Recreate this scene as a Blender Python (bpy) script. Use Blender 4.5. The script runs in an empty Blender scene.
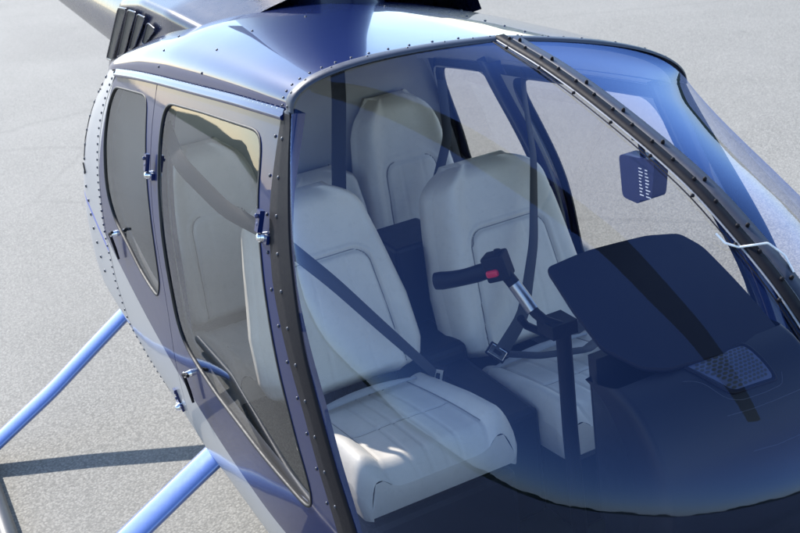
import bpy, math, random
import numpy as np
from mathutils import Vector, Matrix
random.seed(7)
PI = math.pi
sc = bpy.context.scene
COL = sc.collection

# ------------------------------------------------------------------ materials
def new_mat(name):
    m = bpy.data.materials.new(name); m.use_nodes = True
    nt = m.node_tree; nt.nodes.clear()
    out = nt.nodes.new('ShaderNodeOutputMaterial')
    return m, nt, out
def N(nt, t, **kw):
    n = nt.nodes.new(t)
    for k, v in kw.items(): setattr(n, k, v)
    return n
def pbsdf(nt, out, col, rough=.5, metal=0, spec=.5, coat=0, coat_rough=.03):
    b = N(nt, 'ShaderNodeBsdfPrincipled')
    if col is not None: b.inputs['Base Color'].default_value = (*col, 1)
    b.inputs['Roughness'].default_value = rough; b.inputs['Metallic'].default_value = metal
    b.inputs['Specular IOR Level'].default_value = spec
    b.inputs['Coat Weight'].default_value = coat; b.inputs['Coat Roughness'].default_value = coat_rough
    nt.links.new(b.outputs[0], out.inputs[0]); return b
def mix_col(nt, fac, a, b):
    m = N(nt, 'ShaderNodeMix', data_type='RGBA')
    for s, v in ((6, a), (7, b)):
        if isinstance(v, tuple): m.inputs[s].default_value = (*v, 1)
        else: nt.links.new(v, m.inputs[s])
    if isinstance(fac, (int, float)): m.inputs[0].default_value = fac
    else: nt.links.new(fac, m.inputs[0])
    return m.outputs[2]
def noise(nt, scale, detail=4, rough=.6, coord=None):
    n = N(nt, 'ShaderNodeTexNoise'); n.inputs['Scale'].default_value = scale
    n.inputs['Detail'].default_value = detail; n.inputs['Roughness'].default_value = rough
    if coord is not None: nt.links.new(coord, n.inputs['Vector'])
    return n
def ramp(nt, src, p0, p1, c0=(0, 0, 0), c1=(1, 1, 1)):
    r = N(nt, 'ShaderNodeValToRGB'); e = r.color_ramp.elements
    e[0].position = p0; e[1].position = p1; e[0].color = (*c0, 1); e[1].color = (*c1, 1)
    nt.links.new(src, r.inputs[0]); return r.outputs[0]
def math_n(nt, op, a, b=None):
    m = N(nt, 'ShaderNodeMath', operation=op)
    for i, v in enumerate((a, b)):
        if v is None: continue
        if isinstance(v, (int, float)): m.inputs[i].default_value = v
        else: nt.links.new(v, m.inputs[i])
    return m.outputs[0]
def bump(nt, b, h, strength, dist=.002):
    n = N(nt, 'ShaderNodeBump'); n.inputs['Strength'].default_value = strength; n.inputs['Distance'].default_value = dist
    nt.links.new(h, n.inputs['Height']); nt.links.new(n.outputs[0], b.inputs['Normal'])
def simple(name, col, rough=.5, metal=0, spec=.5, coat=0, nscale=60, var=.25, bmp=0, bscale=300, bdist=.001):
    m, nt, out = new_mat(name); b = pbsdf(nt, out, None, rough, metal, spec, coat)
    tc = N(nt, 'ShaderNodeTexCoord').outputs['Object']
    n = noise(nt, nscale, 5, .6, tc)
    a = tuple(c * (1 - var) for c in col); d = tuple(min(1, c * (1 + var)) for c in col)
    nt.links.new(mix_col(nt, n.outputs[0], a, d), b.inputs['Base Color'])
    r = N(nt, 'ShaderNodeMapRange'); r.inputs[3].default_value = rough * .8; r.inputs[4].default_value = min(1, rough * 1.2)
    nt.links.new(n.outputs[0], r.inputs[0]); nt.links.new(r.outputs[0], b.inputs['Roughness'])
    if bmp:
        n2 = noise(nt, bscale, 3, .6, tc); bump(nt, b, n2.outputs[0], bmp, bdist)
    return m
NAVY_C = (.005, .014, .080)
def paint_mat(name, two_tone):
    m, nt, out = new_mat(name)
    b = pbsdf(nt, out, NAVY_C, .30, .0, .10, .42 if two_tone else .9, .02)
    tc = N(nt, 'ShaderNodeTexCoord').outputs['Object']
    if two_tone:
        s = N(nt, 'ShaderNodeSeparateXYZ'); nt.links.new(tc, s.inputs[0])
        x, z = s.outputs[0], s.outputs[2]
        q = math_n(nt, 'ADD', math_n(nt, 'MULTIPLY', x, .026), .785)
        q = math_n(nt, 'ADD', q, math_n(nt, 'MULTIPLY', math_n(nt, 'MULTIPLY', x, x), .148))
        aft = math_n(nt, 'LESS_THAN', x, math_n(nt, 'ADD', -1.668, math_n(nt, 'MULTIPLY', math_n(nt, 'MAXIMUM', math_n(nt, 'SUBTRACT', z, 1.2), 0.0), .36)))
        lo = math_n(nt, 'MAXIMUM', math_n(nt, 'LESS_THAN', z, q), math_n(nt, 'MULTIPLY', aft, math_n(nt, 'LESS_THAN', z, 1.78)))
        # thin blue stripe along the border behind the doors
        q2 = math_n(nt, 'ADD', math_n(nt, 'MULTIPLY', x, -.55), .17)
        st = math_n(nt, 'MULTIPLY', math_n(nt, 'LESS_THAN', math_n(nt, 'ABSOLUTE', math_n(nt, 'SUBTRACT', z, q2)), .012), aft)
        c = mix_col(nt, lo, (.005, .013, .068), (.36, .365, .38))
        c = mix_col(nt, st, c, (.05, .10, .5))
        nt.links.new(c, b.inputs['Base Color'])
        mr = N(nt, 'ShaderNodeMapRange'); mr.inputs[3].default_value = .0; mr.inputs[4].default_value = .2
        nt.links.new(lo, mr.inputs[0]); nt.links.new(mr.outputs[0], b.inputs['Metallic'])
    n = noise(nt, 7, 2, .5, tc); bump(nt, b, n.outputs[0], .05, .01)
    # dust / wear in the coat
    n3 = noise(nt, 30, 6, .7, tc)
    r = ramp(nt, n3.outputs[0], .45, .8, (.012,) * 3, (.10,) * 3); nt.links.new(r, b.inputs['Coat Roughness'])
    return m
def glass_mat(name, tint, boost=1.0, rough=.0, dust=.02, refl=(.34, .50, 1.0)):  # polarised blue of the sky reflections is put into the default refl colour
    m, nt, out = new_mat(name)
    tr = N(nt, 'ShaderNodeBsdfTransparent'); tr.inputs[0].default_value = (*tint, 1)
    gl = N(nt, 'ShaderNodeBsdfGlossy'); gl.inputs['Roughness'].default_value = rough; gl.inputs[0].default_value = (*refl, 1)
    geo = N(nt, 'ShaderNodeNewGeometry')
    ior = N(nt, 'ShaderNodeMix', data_type='FLOAT'); ior.inputs[2].default_value = 1.52; ior.inputs[3].default_value = 1 / 1.52
    nt.links.new(geo.outputs['Backfacing'], ior.inputs[0])
    fr = N(nt, 'ShaderNodeFresnel'); nt.links.new(ior.outputs[0], fr.inputs['IOR'])
    # two surfaces of a pane: 2R/(1+R)
    f = math_n(nt, 'DIVIDE', math_n(nt, 'MULTIPLY', fr.outputs[0], 2 * boost), math_n(nt, 'ADD', fr.outputs[0], 1.0))
    f = math_n(nt, 'MINIMUM', f, 1.0)
    mx = N(nt, 'ShaderNodeMixShader'); nt.links.new(f, mx.inputs[0]); nt.links.new(tr.outputs[0], mx.inputs[1]); nt.links.new(gl.outputs[0], mx.inputs[2])
    # faint dust film
    df = N(nt, 'ShaderNodeBsdfDiffuse'); df.inputs[0].default_value = (.6, .6, .6, 1)
    tc = N(nt, 'ShaderNodeTexCoord').outputs['Object']
    d = ramp(nt, noise(nt, 9, 8, .75, tc).outputs[0], .35, .85, (dust * .3,) * 3, (dust * 1.6,) * 3)
    m2 = N(nt, 'ShaderNodeMixShader'); nt.links.new(d, m2.inputs[0]); nt.links.new(mx.outputs[0], m2.inputs[1]); nt.links.new(df.outputs[0], m2.inputs[2])
    nt.links.new(m2.outputs[0], out.inputs[0]); return m

M = {}
M['navy'] = paint_mat('navy_paint', False)
M['side'] = paint_mat('two_tone_paint', True)
M['blue_strut'] = simple('blue_strut_paint', (.11, .18, .44), .25, .35, .5, 1.0, 30, .1)
M['glass'] = glass_mat('windshield_glass', (.965, .965, .96), .62, 0, .0012)
M['dglass'] = glass_mat('door_glass', (.82, .815, .80), .55, 0, .002, (.85, .88, .93))
M['black'] = simple('black_trim', (.006, .006, .010), .6, 0, .15, 0, 80, .3, .1, 400)
M['seal'] = simple('black_seal', (.008, .008, .009), .6)
M['plastic'] = simple('dark_plastic', (.0035, .0045, .010), .45, 0, .2, 0, 40, .2, .25, 900, .0006)
M['shield'] = simple('glare_shield_plastic', (.003, .004, .012), .55, 0, .15, 0, 30, .15, .3, 1100, .0005)
def leather(name, col):
    m, nt, out = new_mat(name); b = pbsdf(nt, out, None, .42, 0, .4)
    tc = N(nt, 'ShaderNodeTexCoord').outputs['Object']
    n = noise(nt, 9, 6, .65, tc); n2 = noise(nt, 55, 4, .6, tc)
    c = mix_col(nt, n.outputs[0], tuple(v * .84 for v in col), tuple(v * 1.1 for v in col))
    c = mix_col(nt, ramp(nt, n2.outputs[0], .55, .8, (0, 0, 0), (.35,) * 3), c, tuple(v * .72 for v in col))
    nt.links.new(c, b.inputs['Base Color'])
    nt.links.new(ramp(nt, n.outputs[0], .3, .7, (.34,) * 3, (.55,) * 3), b.inputs['Roughness'])
    v = N(nt, 'ShaderNodeTexVoronoi', feature='DISTANCE_TO_EDGE'); v.inputs['Scale'].default_value = 420; nt.links.new(tc, v.inputs['Vector'])
    w = N(nt, 'ShaderNodeTexNoise'); w.inputs['Scale'].default_value = 16; w.inputs['Detail'].default_value = 3; w.inputs['Distortion'].default_value = 1.5
    mp = N(nt, 'ShaderNodeMapping'); mp.inputs['Scale'].default_value = (1, .45, 1.6); nt.links.new(tc, mp.inputs[0]); nt.links.new(mp.outputs[0], w.inputs['Vector'])
    h = math_n(nt, 'ADD', math_n(nt, 'MULTIPLY', v.outputs['Distance'], .25), math_n(nt, 'MULTIPLY', w.outputs[0], .8))
    bump(nt, b, h, .5, .003)
    return m
M['leather'] = leather('light_leather', (.62, .585, .53))
M['piping'] = simple('seat_piping', (.20, .19, .18), .5)
M['leather2'] = simple('grey_leather', (.34, .335, .34), .5, 0, .4, 0, 18, .06, .3, 420, .0012)
M['liner'] = simple('grey_headliner', (.40, .40, .42), .8, 0, .2, 0, 25, .06, .3, 500)
M['carpet'] = simple('dark_carpet', (.030, .030, .026), .95, 0, .1, 0, 120, .4, .6, 700, .003)
M['belt'] = simple('belt_webbing', (.035, .037, .045), .7, 0, .3, 0, 200, .3, .4, 900)
M['chrome'] = simple('polished_steel', (.75, .76, .78), .12, 1)
M['rivet'] = simple('dark_rivet', (.04, .045, .06), .4, .6)
M['steel'] = simple('brushed_steel', (.35, .36, .4), .3, 1)
M['red'] = simple('red_button', (.55, .01, .04), .35)
M['white'] = simple('white_cord', (.8, .8, .8), .6)
M['navy_dark'] = simple('navy_card', (.012, .018, .07), .4)
M['ink'] = simple('white_print', (.65, .67, .75), .6)
M['blade'] = simple('rotor_blade_paint', (.02, .02, .022), .45, 0, .5)
M['greyblue'] = simple('grey_blue_bar', (.030, .037, .062), .45)
M['grille'] = simple('grille_plastic', (.030, .038, .085), .35)
M['gasket'] = simple('pale_gasket', (.24, .25, .28), .45)
M['cowl_dark'] = simple('dark_navy_cowl_paint', (.006, .010, .034), .28, 0, .3, .25, 30, .1)
M['tyre'] = simple('skid_paint', (.02, .02, .025), .45)

# asphalt
def asphalt():
    m, nt, out = new_mat('asphalt_apron'); b = pbsdf(nt, out, None, .85, 0, .35)
    tc = N(nt, 'ShaderNodeTexCoord').outputs['Object']
    v = N(nt, 'ShaderNodeTexVoronoi', feature='F1'); v.inputs['Scale'].default_value = 105; nt.links.new(tc, v.inputs['Vector'])
    v2 = N(nt, 'ShaderNodeTexVoronoi', feature='F1'); v2.inputs['Scale'].default_value = 260; nt.links.new(tc, v2.inputs['Vector'])
    sep = N(nt, 'ShaderNodeSeparateColor'); nt.links.new(v.outputs['Color'], sep.inputs[0])
    base = ramp(nt, sep.outputs[0], 0.0, 1.0, (.132, .128, .115), (.31, .30, .272))
    gap = ramp(nt, v.outputs['Distance'], .40, .75)
    c = mix_col(nt, gap, base, (.085, .083, .076))
    sep2 = N(nt, 'ShaderNodeSeparateColor'); nt.links.new(v2.outputs['Color'], sep2.inputs[0])
    fine = ramp(nt, sep2.outputs[1], .3, 1.0, (.142, .138, .124), (.268, .26, .237))
    c = mix_col(nt, .38, c, fine)
    big = noise(nt, .55, 6, .6, tc)
    c2 = mix_col(nt, ramp(nt, big.outputs[0], .3, .75), c, (.236, .229, .21))
    hsv = N(nt, 'ShaderNodeMix', data_type='RGBA'); hsv.inputs[0].default_value = .52
    nt.links.new(c, hsv.inputs[6]); nt.links.new(c2, hsv.inputs[7])
    # darker old patch stains, and a few sealed cracks
    st = noise(nt, .18, 3, .5, tc)
    c3 = mix_col(nt, ramp(nt, st.outputs[0], .55, .7, (0, 0, 0), (.22,) * 3), hsv.outputs[2], (.12, .115, .105))
    vc = N(nt, 'ShaderNodeTexVoronoi', feature='DISTANCE_TO_EDGE'); vc.inputs['Scale'].default_value = .16
    wn = noise(nt, 1.2, 5, .6, tc); wm = N(nt, 'ShaderNodeMix', data_type='VECTOR'); wm.inputs[0].default_value = .12
    nt.links.new(tc, wm.inputs[4]); nt.links.new(wn.outputs['Color'], wm.inputs[5]); nt.links.new(wm.outputs[1], vc.inputs['Vector'])
    crack = ramp(nt, vc.outputs['Distance'], .0012, .004, (.18,) * 3, (0, 0, 0))
    c4 = mix_col(nt, crack, c3, (.06, .057, .052))
    mp = N(nt, 'ShaderNodeMapping'); mp.inputs['Rotation'].default_value = (0, 0, .5); mp.inputs['Scale'].default_value = (.05, .7, 1); nt.links.new(tc, mp.inputs[0])
    sw = noise(nt, 1.0, 5, .6, mp.outputs[0])
    c4 = mix_col(nt, ramp(nt, sw.outputs[0], .52, .75, (0, 0, 0), (.30,) * 3), c4, (.13, .127, .12))
    sp = noise(nt, 2.3, 4, .5, tc)
    c4 = mix_col(nt, ramp(nt, sp.outputs[0], .68, .76, (0, 0, 0), (.35,) * 3), c4, (.10, .097, .09))
    nt.links.new(c4, b.inputs['Base Color'])
    h = math_n(nt, 'SUBTRACT', 1.0, v.outputs['Distance'])
    bump(nt, b, h, .38, .004)
    return m
M['asphalt'] = asphalt()
def hill_mat():
    m, nt, out = new_mat('wooded_hill'); b = pbsdf(nt, out, None, .95, 0, .1)
    tc = N(nt, 'ShaderNodeTexCoord').outputs['Object']
    n = noise(nt, .12, 8, .75, tc)
    nt.links.new(ramp(nt, n.outputs[0], .3, .7, (.018, .026, .012), (.07, .085, .04)), b.inputs['Base Color'])
    return m
M['hill'] = hill_mat()

# ------------------------------------------------------------------ mesh builder
class MB:
    def __init__(s): s.v = []; s.f = []; s.m = []; s.mi = 0; s.flat = set()
    def vert(s, p): s.v.append(tuple(float(c) for c in p)); return len(s.v) - 1
    def face(s, idx, flat=False):
        s.f.append(list(idx)); s.m.append(s.mi)
        if flat: s.flat.add(len(s.f) - 1)
    def grid(s, rows, close_u=False, flip=False):
        base = len(s.v); nr = len(rows); nc = len(rows[0])
        for r in rows:
            for p in r: s.vert(p)
        for i in range(nr - 1):
            for j in range(nc if close_u else nc - 1):
                j2 = (j + 1) % nc
                q = [base + i * nc + j, base + i * nc + j2, base + (i + 1) * nc + j2, base + (i + 1) * nc + j]
                s.face(q[::-1] if flip else q)
        return base
    def cap(s, ring, flip=False):
        ids = [s.vert(p) for p in ring]; s.face(ids[::-1] if flip else ids, True)
    def box(s, c, size, R=None, bev=0):
        c = Vector(c); hx, hy, hz = (d / 2 for d in size); R = R or Matrix.Identity(3)
        ids = []
        for dz in (-1, 1):
            for dx, dy in ((-1, -1), (1, -1), (1, 1), (-1, 1)):
                ids.append(s.vert(c + R @ Vector((dx * hx, dy * hy, dz * hz))))
        for q in ((3, 2, 1, 0), (4, 5, 6, 7), (0, 1, 5, 4), (1, 2, 6, 5), (2, 3, 7, 6), (3, 0, 4, 7)):
            s.face([ids[i] for i in q], True)
    def tube(s, pts, r, seg=12, caps=True, sx=1.0, up=None):
        pts = [Vector(p) for p in pts]; n = len(pts)
        rr = r if isinstance(r, (list, tuple)) else [r] * n
        rows = []; ref = Vector(up) if up else None
        for i, p in enumerate(pts):
            t = (pts[min(i + 1, n - 1)] - pts[max(i - 1, 0)]).normalized()
            a = ref if ref else (Vector((0, 0, 1)) if abs(t.z) < .9 else Vector((1, 0, 0)))
            u = t.cross(a).normalized(); w = u.cross(t).normalized()
            if not ref: ref = w
            rows.append([p + (u * math.cos(k * 2 * PI / seg) * rr[i] + w * math.sin(k * 2 * PI / seg) * rr[i] * sx) for k in range(seg)])
        s.grid(rows, True)
        if caps: s.cap(rows[0]); s.cap(rows[-1], True)
    def strip(s, pts, nrm, w, th):
        """flat band along pts; nrm: outward normals; w width; th thickness"""
        pts = [Vector(p) for p in pts]; n = len(pts); rows = []
        for i, p in enumerate(pts):
            t = (pts[min(i + 1, n - 1)] - pts[max(i - 1, 0)]).normalized()
            nn = Vector(nrm[i] if isinstance(nrm, list) else nrm); nn = (nn - t * nn.dot(t)).normalized()
            sd = t.cross(nn).normalized() * (w[i] if isinstance(w, list) else w) / 2
            rows.append([p - sd, p - sd * .92 + nn * th, p + sd * .92 + nn * th, p + sd])
        s.grid(rows, False)
        rows2 = [[r[3], r[0]] for r in rows]; s.grid(rows2)
        s.cap(rows[0], True); s.cap(rows[-1])
    def screw(s, p, n, r=.004, h=.002, seg=8):
        p = Vector(p); n = Vector(n).normalized()
        a = Vector((0, 0, 1)) if abs(n.z) < .9 else Vector((1, 0, 0)); u = n.cross(a).normalized(); w = n.cross(u)
        rows = []
        for rr, hh in ((1, -.001), (1, h * .5), (.75, h), (.3, h * 1.15)):
            rows.append([p + n * hh + (u * math.cos(k * 2 * PI / seg) + w * math.sin(k * 2 * PI / seg)) * r * rr for k in range(seg)])
        s.grid(rows, True); s.cap(rows[-1], False)
    def mirror(s):
        t = MB(); t.v = [(x, -y, z - .33 * max(0, -y) * min(1, max(0, (z - .55) / .7))) for x, y, z in s.v]; t.f = [f[::-1] for f in s.f]; t.m = list(s.m); t.flat = set(s.flat); return t
    def build(s, name, mats, parent=None):
        me = bpy.data.meshes.new(name); me.from_pydata(s.v, [], s.f); 
        mats = mats if isinstance(mats, list) else [mats]
        for m in mats: me.materials.append(m)
        me.polygons.foreach_set('material_index', s.m)
        me.polygons.foreach_set('use_smooth', [i not in s.flat for i in range(len(s.f))])
        me.validate(); me.update()
        o = bpy.data.objects.new(name, me); COL.objects.link(o)
        if parent is not None:
            o.parent = parent
            if parent.type == 'EMPTY': o.location = -parent.location
        return o
def solid(o, th, offset=-1):
    md = o.modifiers.new('thickness', 'SOLIDIFY'); md.thickness = th; md.offset = offset; return o
def bevel(o, w, seg=2, ang=40):
    md = o.modifiers.new('bevel', 'BEVEL'); md.width = w; md.segments = seg; md.limit_method = 'ANGLE'; md.angle_limit = math.radians(ang); return o

heli = bpy.data.objects.new('helicopter', None); COL.objects.link(heli); heli.location = (-.9, 0, 0)
heli['label'] = 'navy blue helicopter with silver lower side and clear bubble windshield parked on the grey asphalt'
heli['category'] = 'helicopter'

# ------------------------------------------------------------------ body surface
def smooth_table(xs, ys, lo, hi, sig, n=600):
    g = np.linspace(lo, hi, n); y = np.interp(g, xs, ys); d = g[1] - g[0]
    k = int(4 * sig / d); w = np.exp(-.5 * (np.arange(-k, k + 1) * d / sig) ** 2); w /= w.sum()
    yp = np.concatenate([2 * y[0] - y[k:0:-1], y, 2 * y[-1] - y[-2:-k - 2:-1]])
    return g, np.convolve(yp, w, 'valid')
BG, BV = smooth_table([.40, .42, .46, .52, .60, .75, .95, 1.15, 1.3, 1.4, 1.5, 1.6, 1.7, 1.8, 1.86],
                      [.30, .48, .57, .63, .672, .70, .706, .704, .696, .685, .664, .633, .594, .553, .527], .40, 1.90, .03)
def zlow(x):
    t = max(0, (-.9 - x) / 1.4); return .40 + .36 * min(t, 1.2) ** 1.5
XA_Z = [.5, .7, .9, 1.16, 1.38, 1.6, 1.75, 1.9]; XA_X = [-1.95, -2.15, -2.20, -2.15, -2.02, -1.86, -1.66, -1.60]
XG, XV = smooth_table(XA_Z, XA_X, .4, 1.95, .06)
def hw0(x, z):
    zl = zlow(x); zz = z if z > 1 else .40 + (z - zl) * .6 / (1 - zl)
    b = float(np.interp(zz, BG, BV))
    if x > -.3: b -= .045 * min(1, ((x + .3) / .7)) ** 2
    return b
def hw(x, z):
    b = hw0(x, z)
    xa = float(np.interp(z, XG, XV)); t = (xa + .22 - x) / .42
    if t > 0: b *= max(0, 1 - min(1, t) ** 2.3) ** (1 / 2.3)
    return b
def S(x, z, off=0.0, sgn=-1):
    y = hw(x, z); 
    if off:
        e = .004; dx = (hw(x + e, z) - hw(x - e, z)) / (2 * e); dz = (hw(x, z + e) - hw(x, z - e)) / (2 * e)
        n = Vector((-dx, 1, -dz)).normalized()
        return (x + n.x * off, sgn * (y + n.y * off), z + n.z * off)
    return (x, sgn * y, z)
def Sn(x, z):
    e = .004; dx = (hw(x + e, z) - hw(x - e, z)) / (2 * e); dz = (hw(x, z + e) - hw(x, z - e)) / (2 * e)
    return Vector((-dx, -1, -dz)).normalized()
RX = [-1.9, -1.75, -1.506, -1.236, -.994, -.584, -.303, -.053, .05]
RZ = [1.645, 1.692, 1.738, 1.766, 1.786, 1.816, 1.837, 1.851, 1.853]
RG, RV = smooth_table(RX, RZ, -1.9, .05, .06)
def rail(x): return float(np.interp(x, RG, RV))

FWIN = [(-0.88, 1.739), (-0.562, 1.765), (-0.173, 1.791), (-0.141, 1.786), (-0.103, 1.655), (-0.036, 1.539), (0.025, 1.413), (0.087, 1.218), (0.13, 1.078), (0.144, 1.008), (0.112, 0.967), (0.029, 0.977), (-0.143, 0.989), (-0.318, 1.002), (-0.508, 1.012), (-0.688, 1.041), (-0.765, 1.066), (-0.8, 1.112), (-0.805, 1.215), (-0.815, 1.319), (-0.832, 1.438), (-0.858, 1.523), (-0.885, 1.611), (-0.905, 1.699)]
RWIN = [(-1.458, 1.696), (-1.268, 1.712), (-1.107, 1.725), (-1.072, 1.717), (-1.053, 1.675), (-1.013, 1.588), (-0.97, 1.498), (-0.935, 1.408), (-0.92, 1.305), (-0.932, 1.2), (-0.996, 1.134), (-1.082, 1.142), (-1.187, 1.166), (-1.3, 1.21), (-1.439, 1.259), (-1.505, 1.337), (-1.512, 1.455), (-1.516, 1.542), (-1.504, 1.633)]
SPLIT = [(-1.0, 1.788), (-0.996, 1.729), (-0.982, 1.655), (-0.958, 1.582), (-0.924, 1.479), (-0.895, 1.366), (-0.882, 1.278), (-0.885, 1.148), (-0.925, 1.006), (-0.955, 0.9), (-0.97, 0.7), (-0.975, 0.6)]
RDAFT = [(-1.466, 1.735), (-1.503, 1.689), (-1.544, 1.626), (-1.572, 1.55), (-1.585, 1.475), (-1.61, 1.334), (-1.65, 1.152), (-1.66, 0.971), (-1.62, 0.8), (-1.52, 0.7), (-1.4, 0.65)]
NAVY = [(-0.055, 1.849), (-0.054, 1.812), (-0.033, 1.669), (0.035, 1.514), (0.102, 1.403), (0.17, 1.27), (0.258, 0.988), (0.28, 0.75), (0.22, 0.6)]
WSE = [(-0.01, 1.849), (0.008, 1.79), (0.036, 1.727), (0.083, 1.625), (0.155, 1.49), (0.237, 1.3), (0.332, 1.028), (0.385, 0.75), (0.37, 0.66)]

def resample(pl, n, closed=False, smooth=False, k=24):
    p = np.array(pl, float)
    if closed: p = np.vstack([p, p[:1]])
    d = np.concatenate([[0], np.cumsum(np.linalg.norm(np.diff(p, axis=0), axis=1))])
    if smooth:
        dn = np.linspace(0, d[-1], 400)
        q = np.stack([np.interp(dn, d, p[:, i]) for i in range(p.shape[1])], 1)
        w = np.hanning(2 * k + 1); w /= w.sum()
        for i in range(p.shape[1]):
            if closed: e = np.concatenate([q[-k - 1:-1, i], q[:, i], q[1:k + 1, i]])
            else: e = np.concatenate([2 * q[0, i] - q[k:0:-1, i], q[:, i], 2 * q[-1, i] - q[-2:-k - 2:-1, i]])
            q[:, i] = np.convolve(e, w, 'valid')
        p = q; d = np.concatenate([[0], np.cumsum(np.linalg.norm(np.diff(p, axis=0), axis=1))])
    t = np.linspace(0, d[-1], n + (1 if closed else 0))
    r = np.stack([np.interp(t, d, p[:, i]) for i in range(p.shape[1])], 1)
    return r[:-1] if closed else r
def round_poly(pl, rad, n=6):
    out = []; L = len(pl)
    for i in range(L):
        a, b, c = (np.array(pl[(i + k) % L], float) for k in (-1, 0, 1))
        r = rad[i] if isinstance(rad, list) else rad
        la, lc = np.linalg.norm(a - b), np.linalg.norm(c - b); r2 = min(r, la * .45, lc * .45)
        p, q = b + (a - b) / la * r2, b + (c - b) / lc * r2
        for k in range(n + 1):
            t = k / n; out.append(tuple((1 - t) ** 2 * p + 2 * t * (1 - t) * b + t * t * q))
    return out
def ray_poly(c, ang, poly):
    d = np.array([math.cos(ang), math.sin(ang)]); best = None
    P = np.array(poly); A = P; B = np.roll(P, -1, axis=0)
    e = B - A; w = A - c
    den = d[0] * e[:, 1] - d[1] * e[:, 0]
    with np.errstate(divide='ignore', invalid='ignore'):
        t = (w[:, 0] * e[:, 1] - w[:, 1] * e[:, 0]) / den
        s = (w[:, 0] * d[1] - w[:, 1] * d[0]) / den
    ok = (np.abs(den) > 1e-12) & (t > 1e-6) & (s >= -1e-9) & (s <= 1 + 1e-9)
    return c + d * t[ok].min()
def scale_in(poly, dist):
    P = np.array(poly); n = len(P); out = []
    area = sum(P[i][0] * P[(i + 1) % n][1] - P[(i + 1) % n][0] * P[i][1] for i in range(n)); s = 1 if area > 0 else -1
    for i in range(n):
        a, b = P[i - 1], P[(i + 1) % n]; t = b - a; t = t / (np.linalg.norm(t) + 1e-12)
        out.append(P[i] + s * dist * np.array([-t[1], t[0]]))
    return out
def ring_angles(c, polys, n=220):
    a = list(np.linspace(-PI, PI, n, endpoint=False))
    for pl in polys:
        for p in pl: a.append(math.atan2(p[1] - c[1], p[0] - c[0]))
    a = sorted(a); o = [a[0]]
    for x in a[1:]:
        if x - o[-1] > .003: o.append(x)
    return o
def ring_mesh(mb, c, outer, inner, f, steps=7, close=True):
    A = ring_angles(c, [outer, inner]); O = [ray_poly(c, a, outer) for a in A]; I = [ray_poly(c, a, inner) for a in A]
    rows = [[f(*(o * (1 - k / steps) + i * (k / steps))) for o, i in zip(O, I)] for k in range(steps + 1)]
    mb.grid(rows, True, True)
def disc_mesh(mb, c, poly, f, steps=9):
    A = ring_angles(c, [poly], 140); O = [ray_poly(c, a, poly) for a in A]
    rows = [[f(*(c + (o - c) * (1 - k / steps))) for o in O] for k in range(steps)]
    b = mb.grid(rows, True, True); n = len(O); ci = mb.vert(f(*c))
    last = b + (steps - 1) * n
    for j in range(n): mb.face([last + (j + 1) % n, last + j, ci])

# door outlines (x, z)
navy_d = [tuple(p) for p in resample(NAVY, 30, smooth=True)]
split_d = [tuple(p) for p in resample(SPLIT, 30, smooth=True)]
aft_d = [tuple(p) for p in resample(RDAFT, 30, smooth=True)]
G = .0022
top_f = [(x, rail(x) - .012) for x in np.linspace(-1.0 + .004, -.052, 16)]
fdoor = [(x, min(z, rail(x) - .012)) for x, z in top_f] + [(x - G, z) for x, z in navy_d if .60 <= z <= rail(x) - .014]
fdoor += round_poly([(.22, .60), (.2, .56), (-.9, .58), (-.975, .60)], .02)[7:21] + [(x + G, z) for x, z in split_d[::-1] if .62 < z < rail(x) - .015]
top_r = [(x, rail(x) - .012) for x in np.linspace(-1.455, -1.0 - .004, 12)]
rdoor = top_r + [(x - G, z) for x, z in split_d if .60 < z < rail(x) - .015] + [(-1.0, .595), (-1.2, .61)] + [(x + .002, z) for x, z in aft_d[::-1] if z < rail(x) - .015]
fwin = [tuple(p) for p in resample(FWIN, 200, True, True, 11)]
rwin = [tuple(p) for p in resample(RWIN, 200, True, True, 13)]

def make_door(outer, win, name):
    c = np.mean(np.array(win), axis=0); parts = {}
    mb = MB(); ring_mesh(mb, c, outer, win, lambda x, z: S(x, z), 9)
    # returned edge, so the skin has depth
    rim = [ray_poly(c, a, outer) for a in ring_angles(c, [outer, win])]
    mb.grid([[S(*p) for p in rim], [S(p[0], p[1], -.022) for p in rim]], True)
    parts['skin'] = mb
    g = MB(); disc_mesh(g, c, scale_in(win, -.006), lambda x, z: S(x, z, -.003), 12); parts['glass'] = g
    t = MB(); w_in, w_out = scale_in(win, .004), scale_in(win, -.002)
    A = ring_angles(c, [win]); 
    rows = []
    for pl, off in ((w_out, .0003), (w_out, .0022), (w_in, .0022), (w_in, -.003)):
        rows.append([S(*ray_poly(c, a, pl), off) for a in A])
    t.grid(rows, True, True); parts['seal'] = t
    i = MB()  # inner lining around the window
    ring_mesh(i, c, scale_in(outer, .03), scale_in(win, -.012), lambda x, z: S(x, z, -.035), 4); parts['lining'] = i
    return parts
def hinge(mb, x, z):
    n = Sn(x, z); p = Vector(S(x, z))
    mb.mi = 0
    mb.tube([p + n * .0 + Vector((-.018, 0, 0)), p + n * .012 + Vector((-.018, 0, 0))], .008, 10)
    mb.tube([p + n * .0, p + n * .016], [.014, .011], 14); mb.screw(p + n * .016, n, .009, .006, 12)
    R = Matrix((Vector((1, 0, 0)), n.cross(Vector((1, 0, 0))), n)).transposed()
    mb.mi = 1
    mb.box(p + Vector((-.004, 0, .038)) + n * .006, (.02, .05, .012), R); mb.box(p + n * .005, (.055, .02, .008), R)
    for dz in (.03, .05): mb.screw(p + Vector((-.004, 0, dz)) + n * .011, n, .006, .004)
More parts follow.
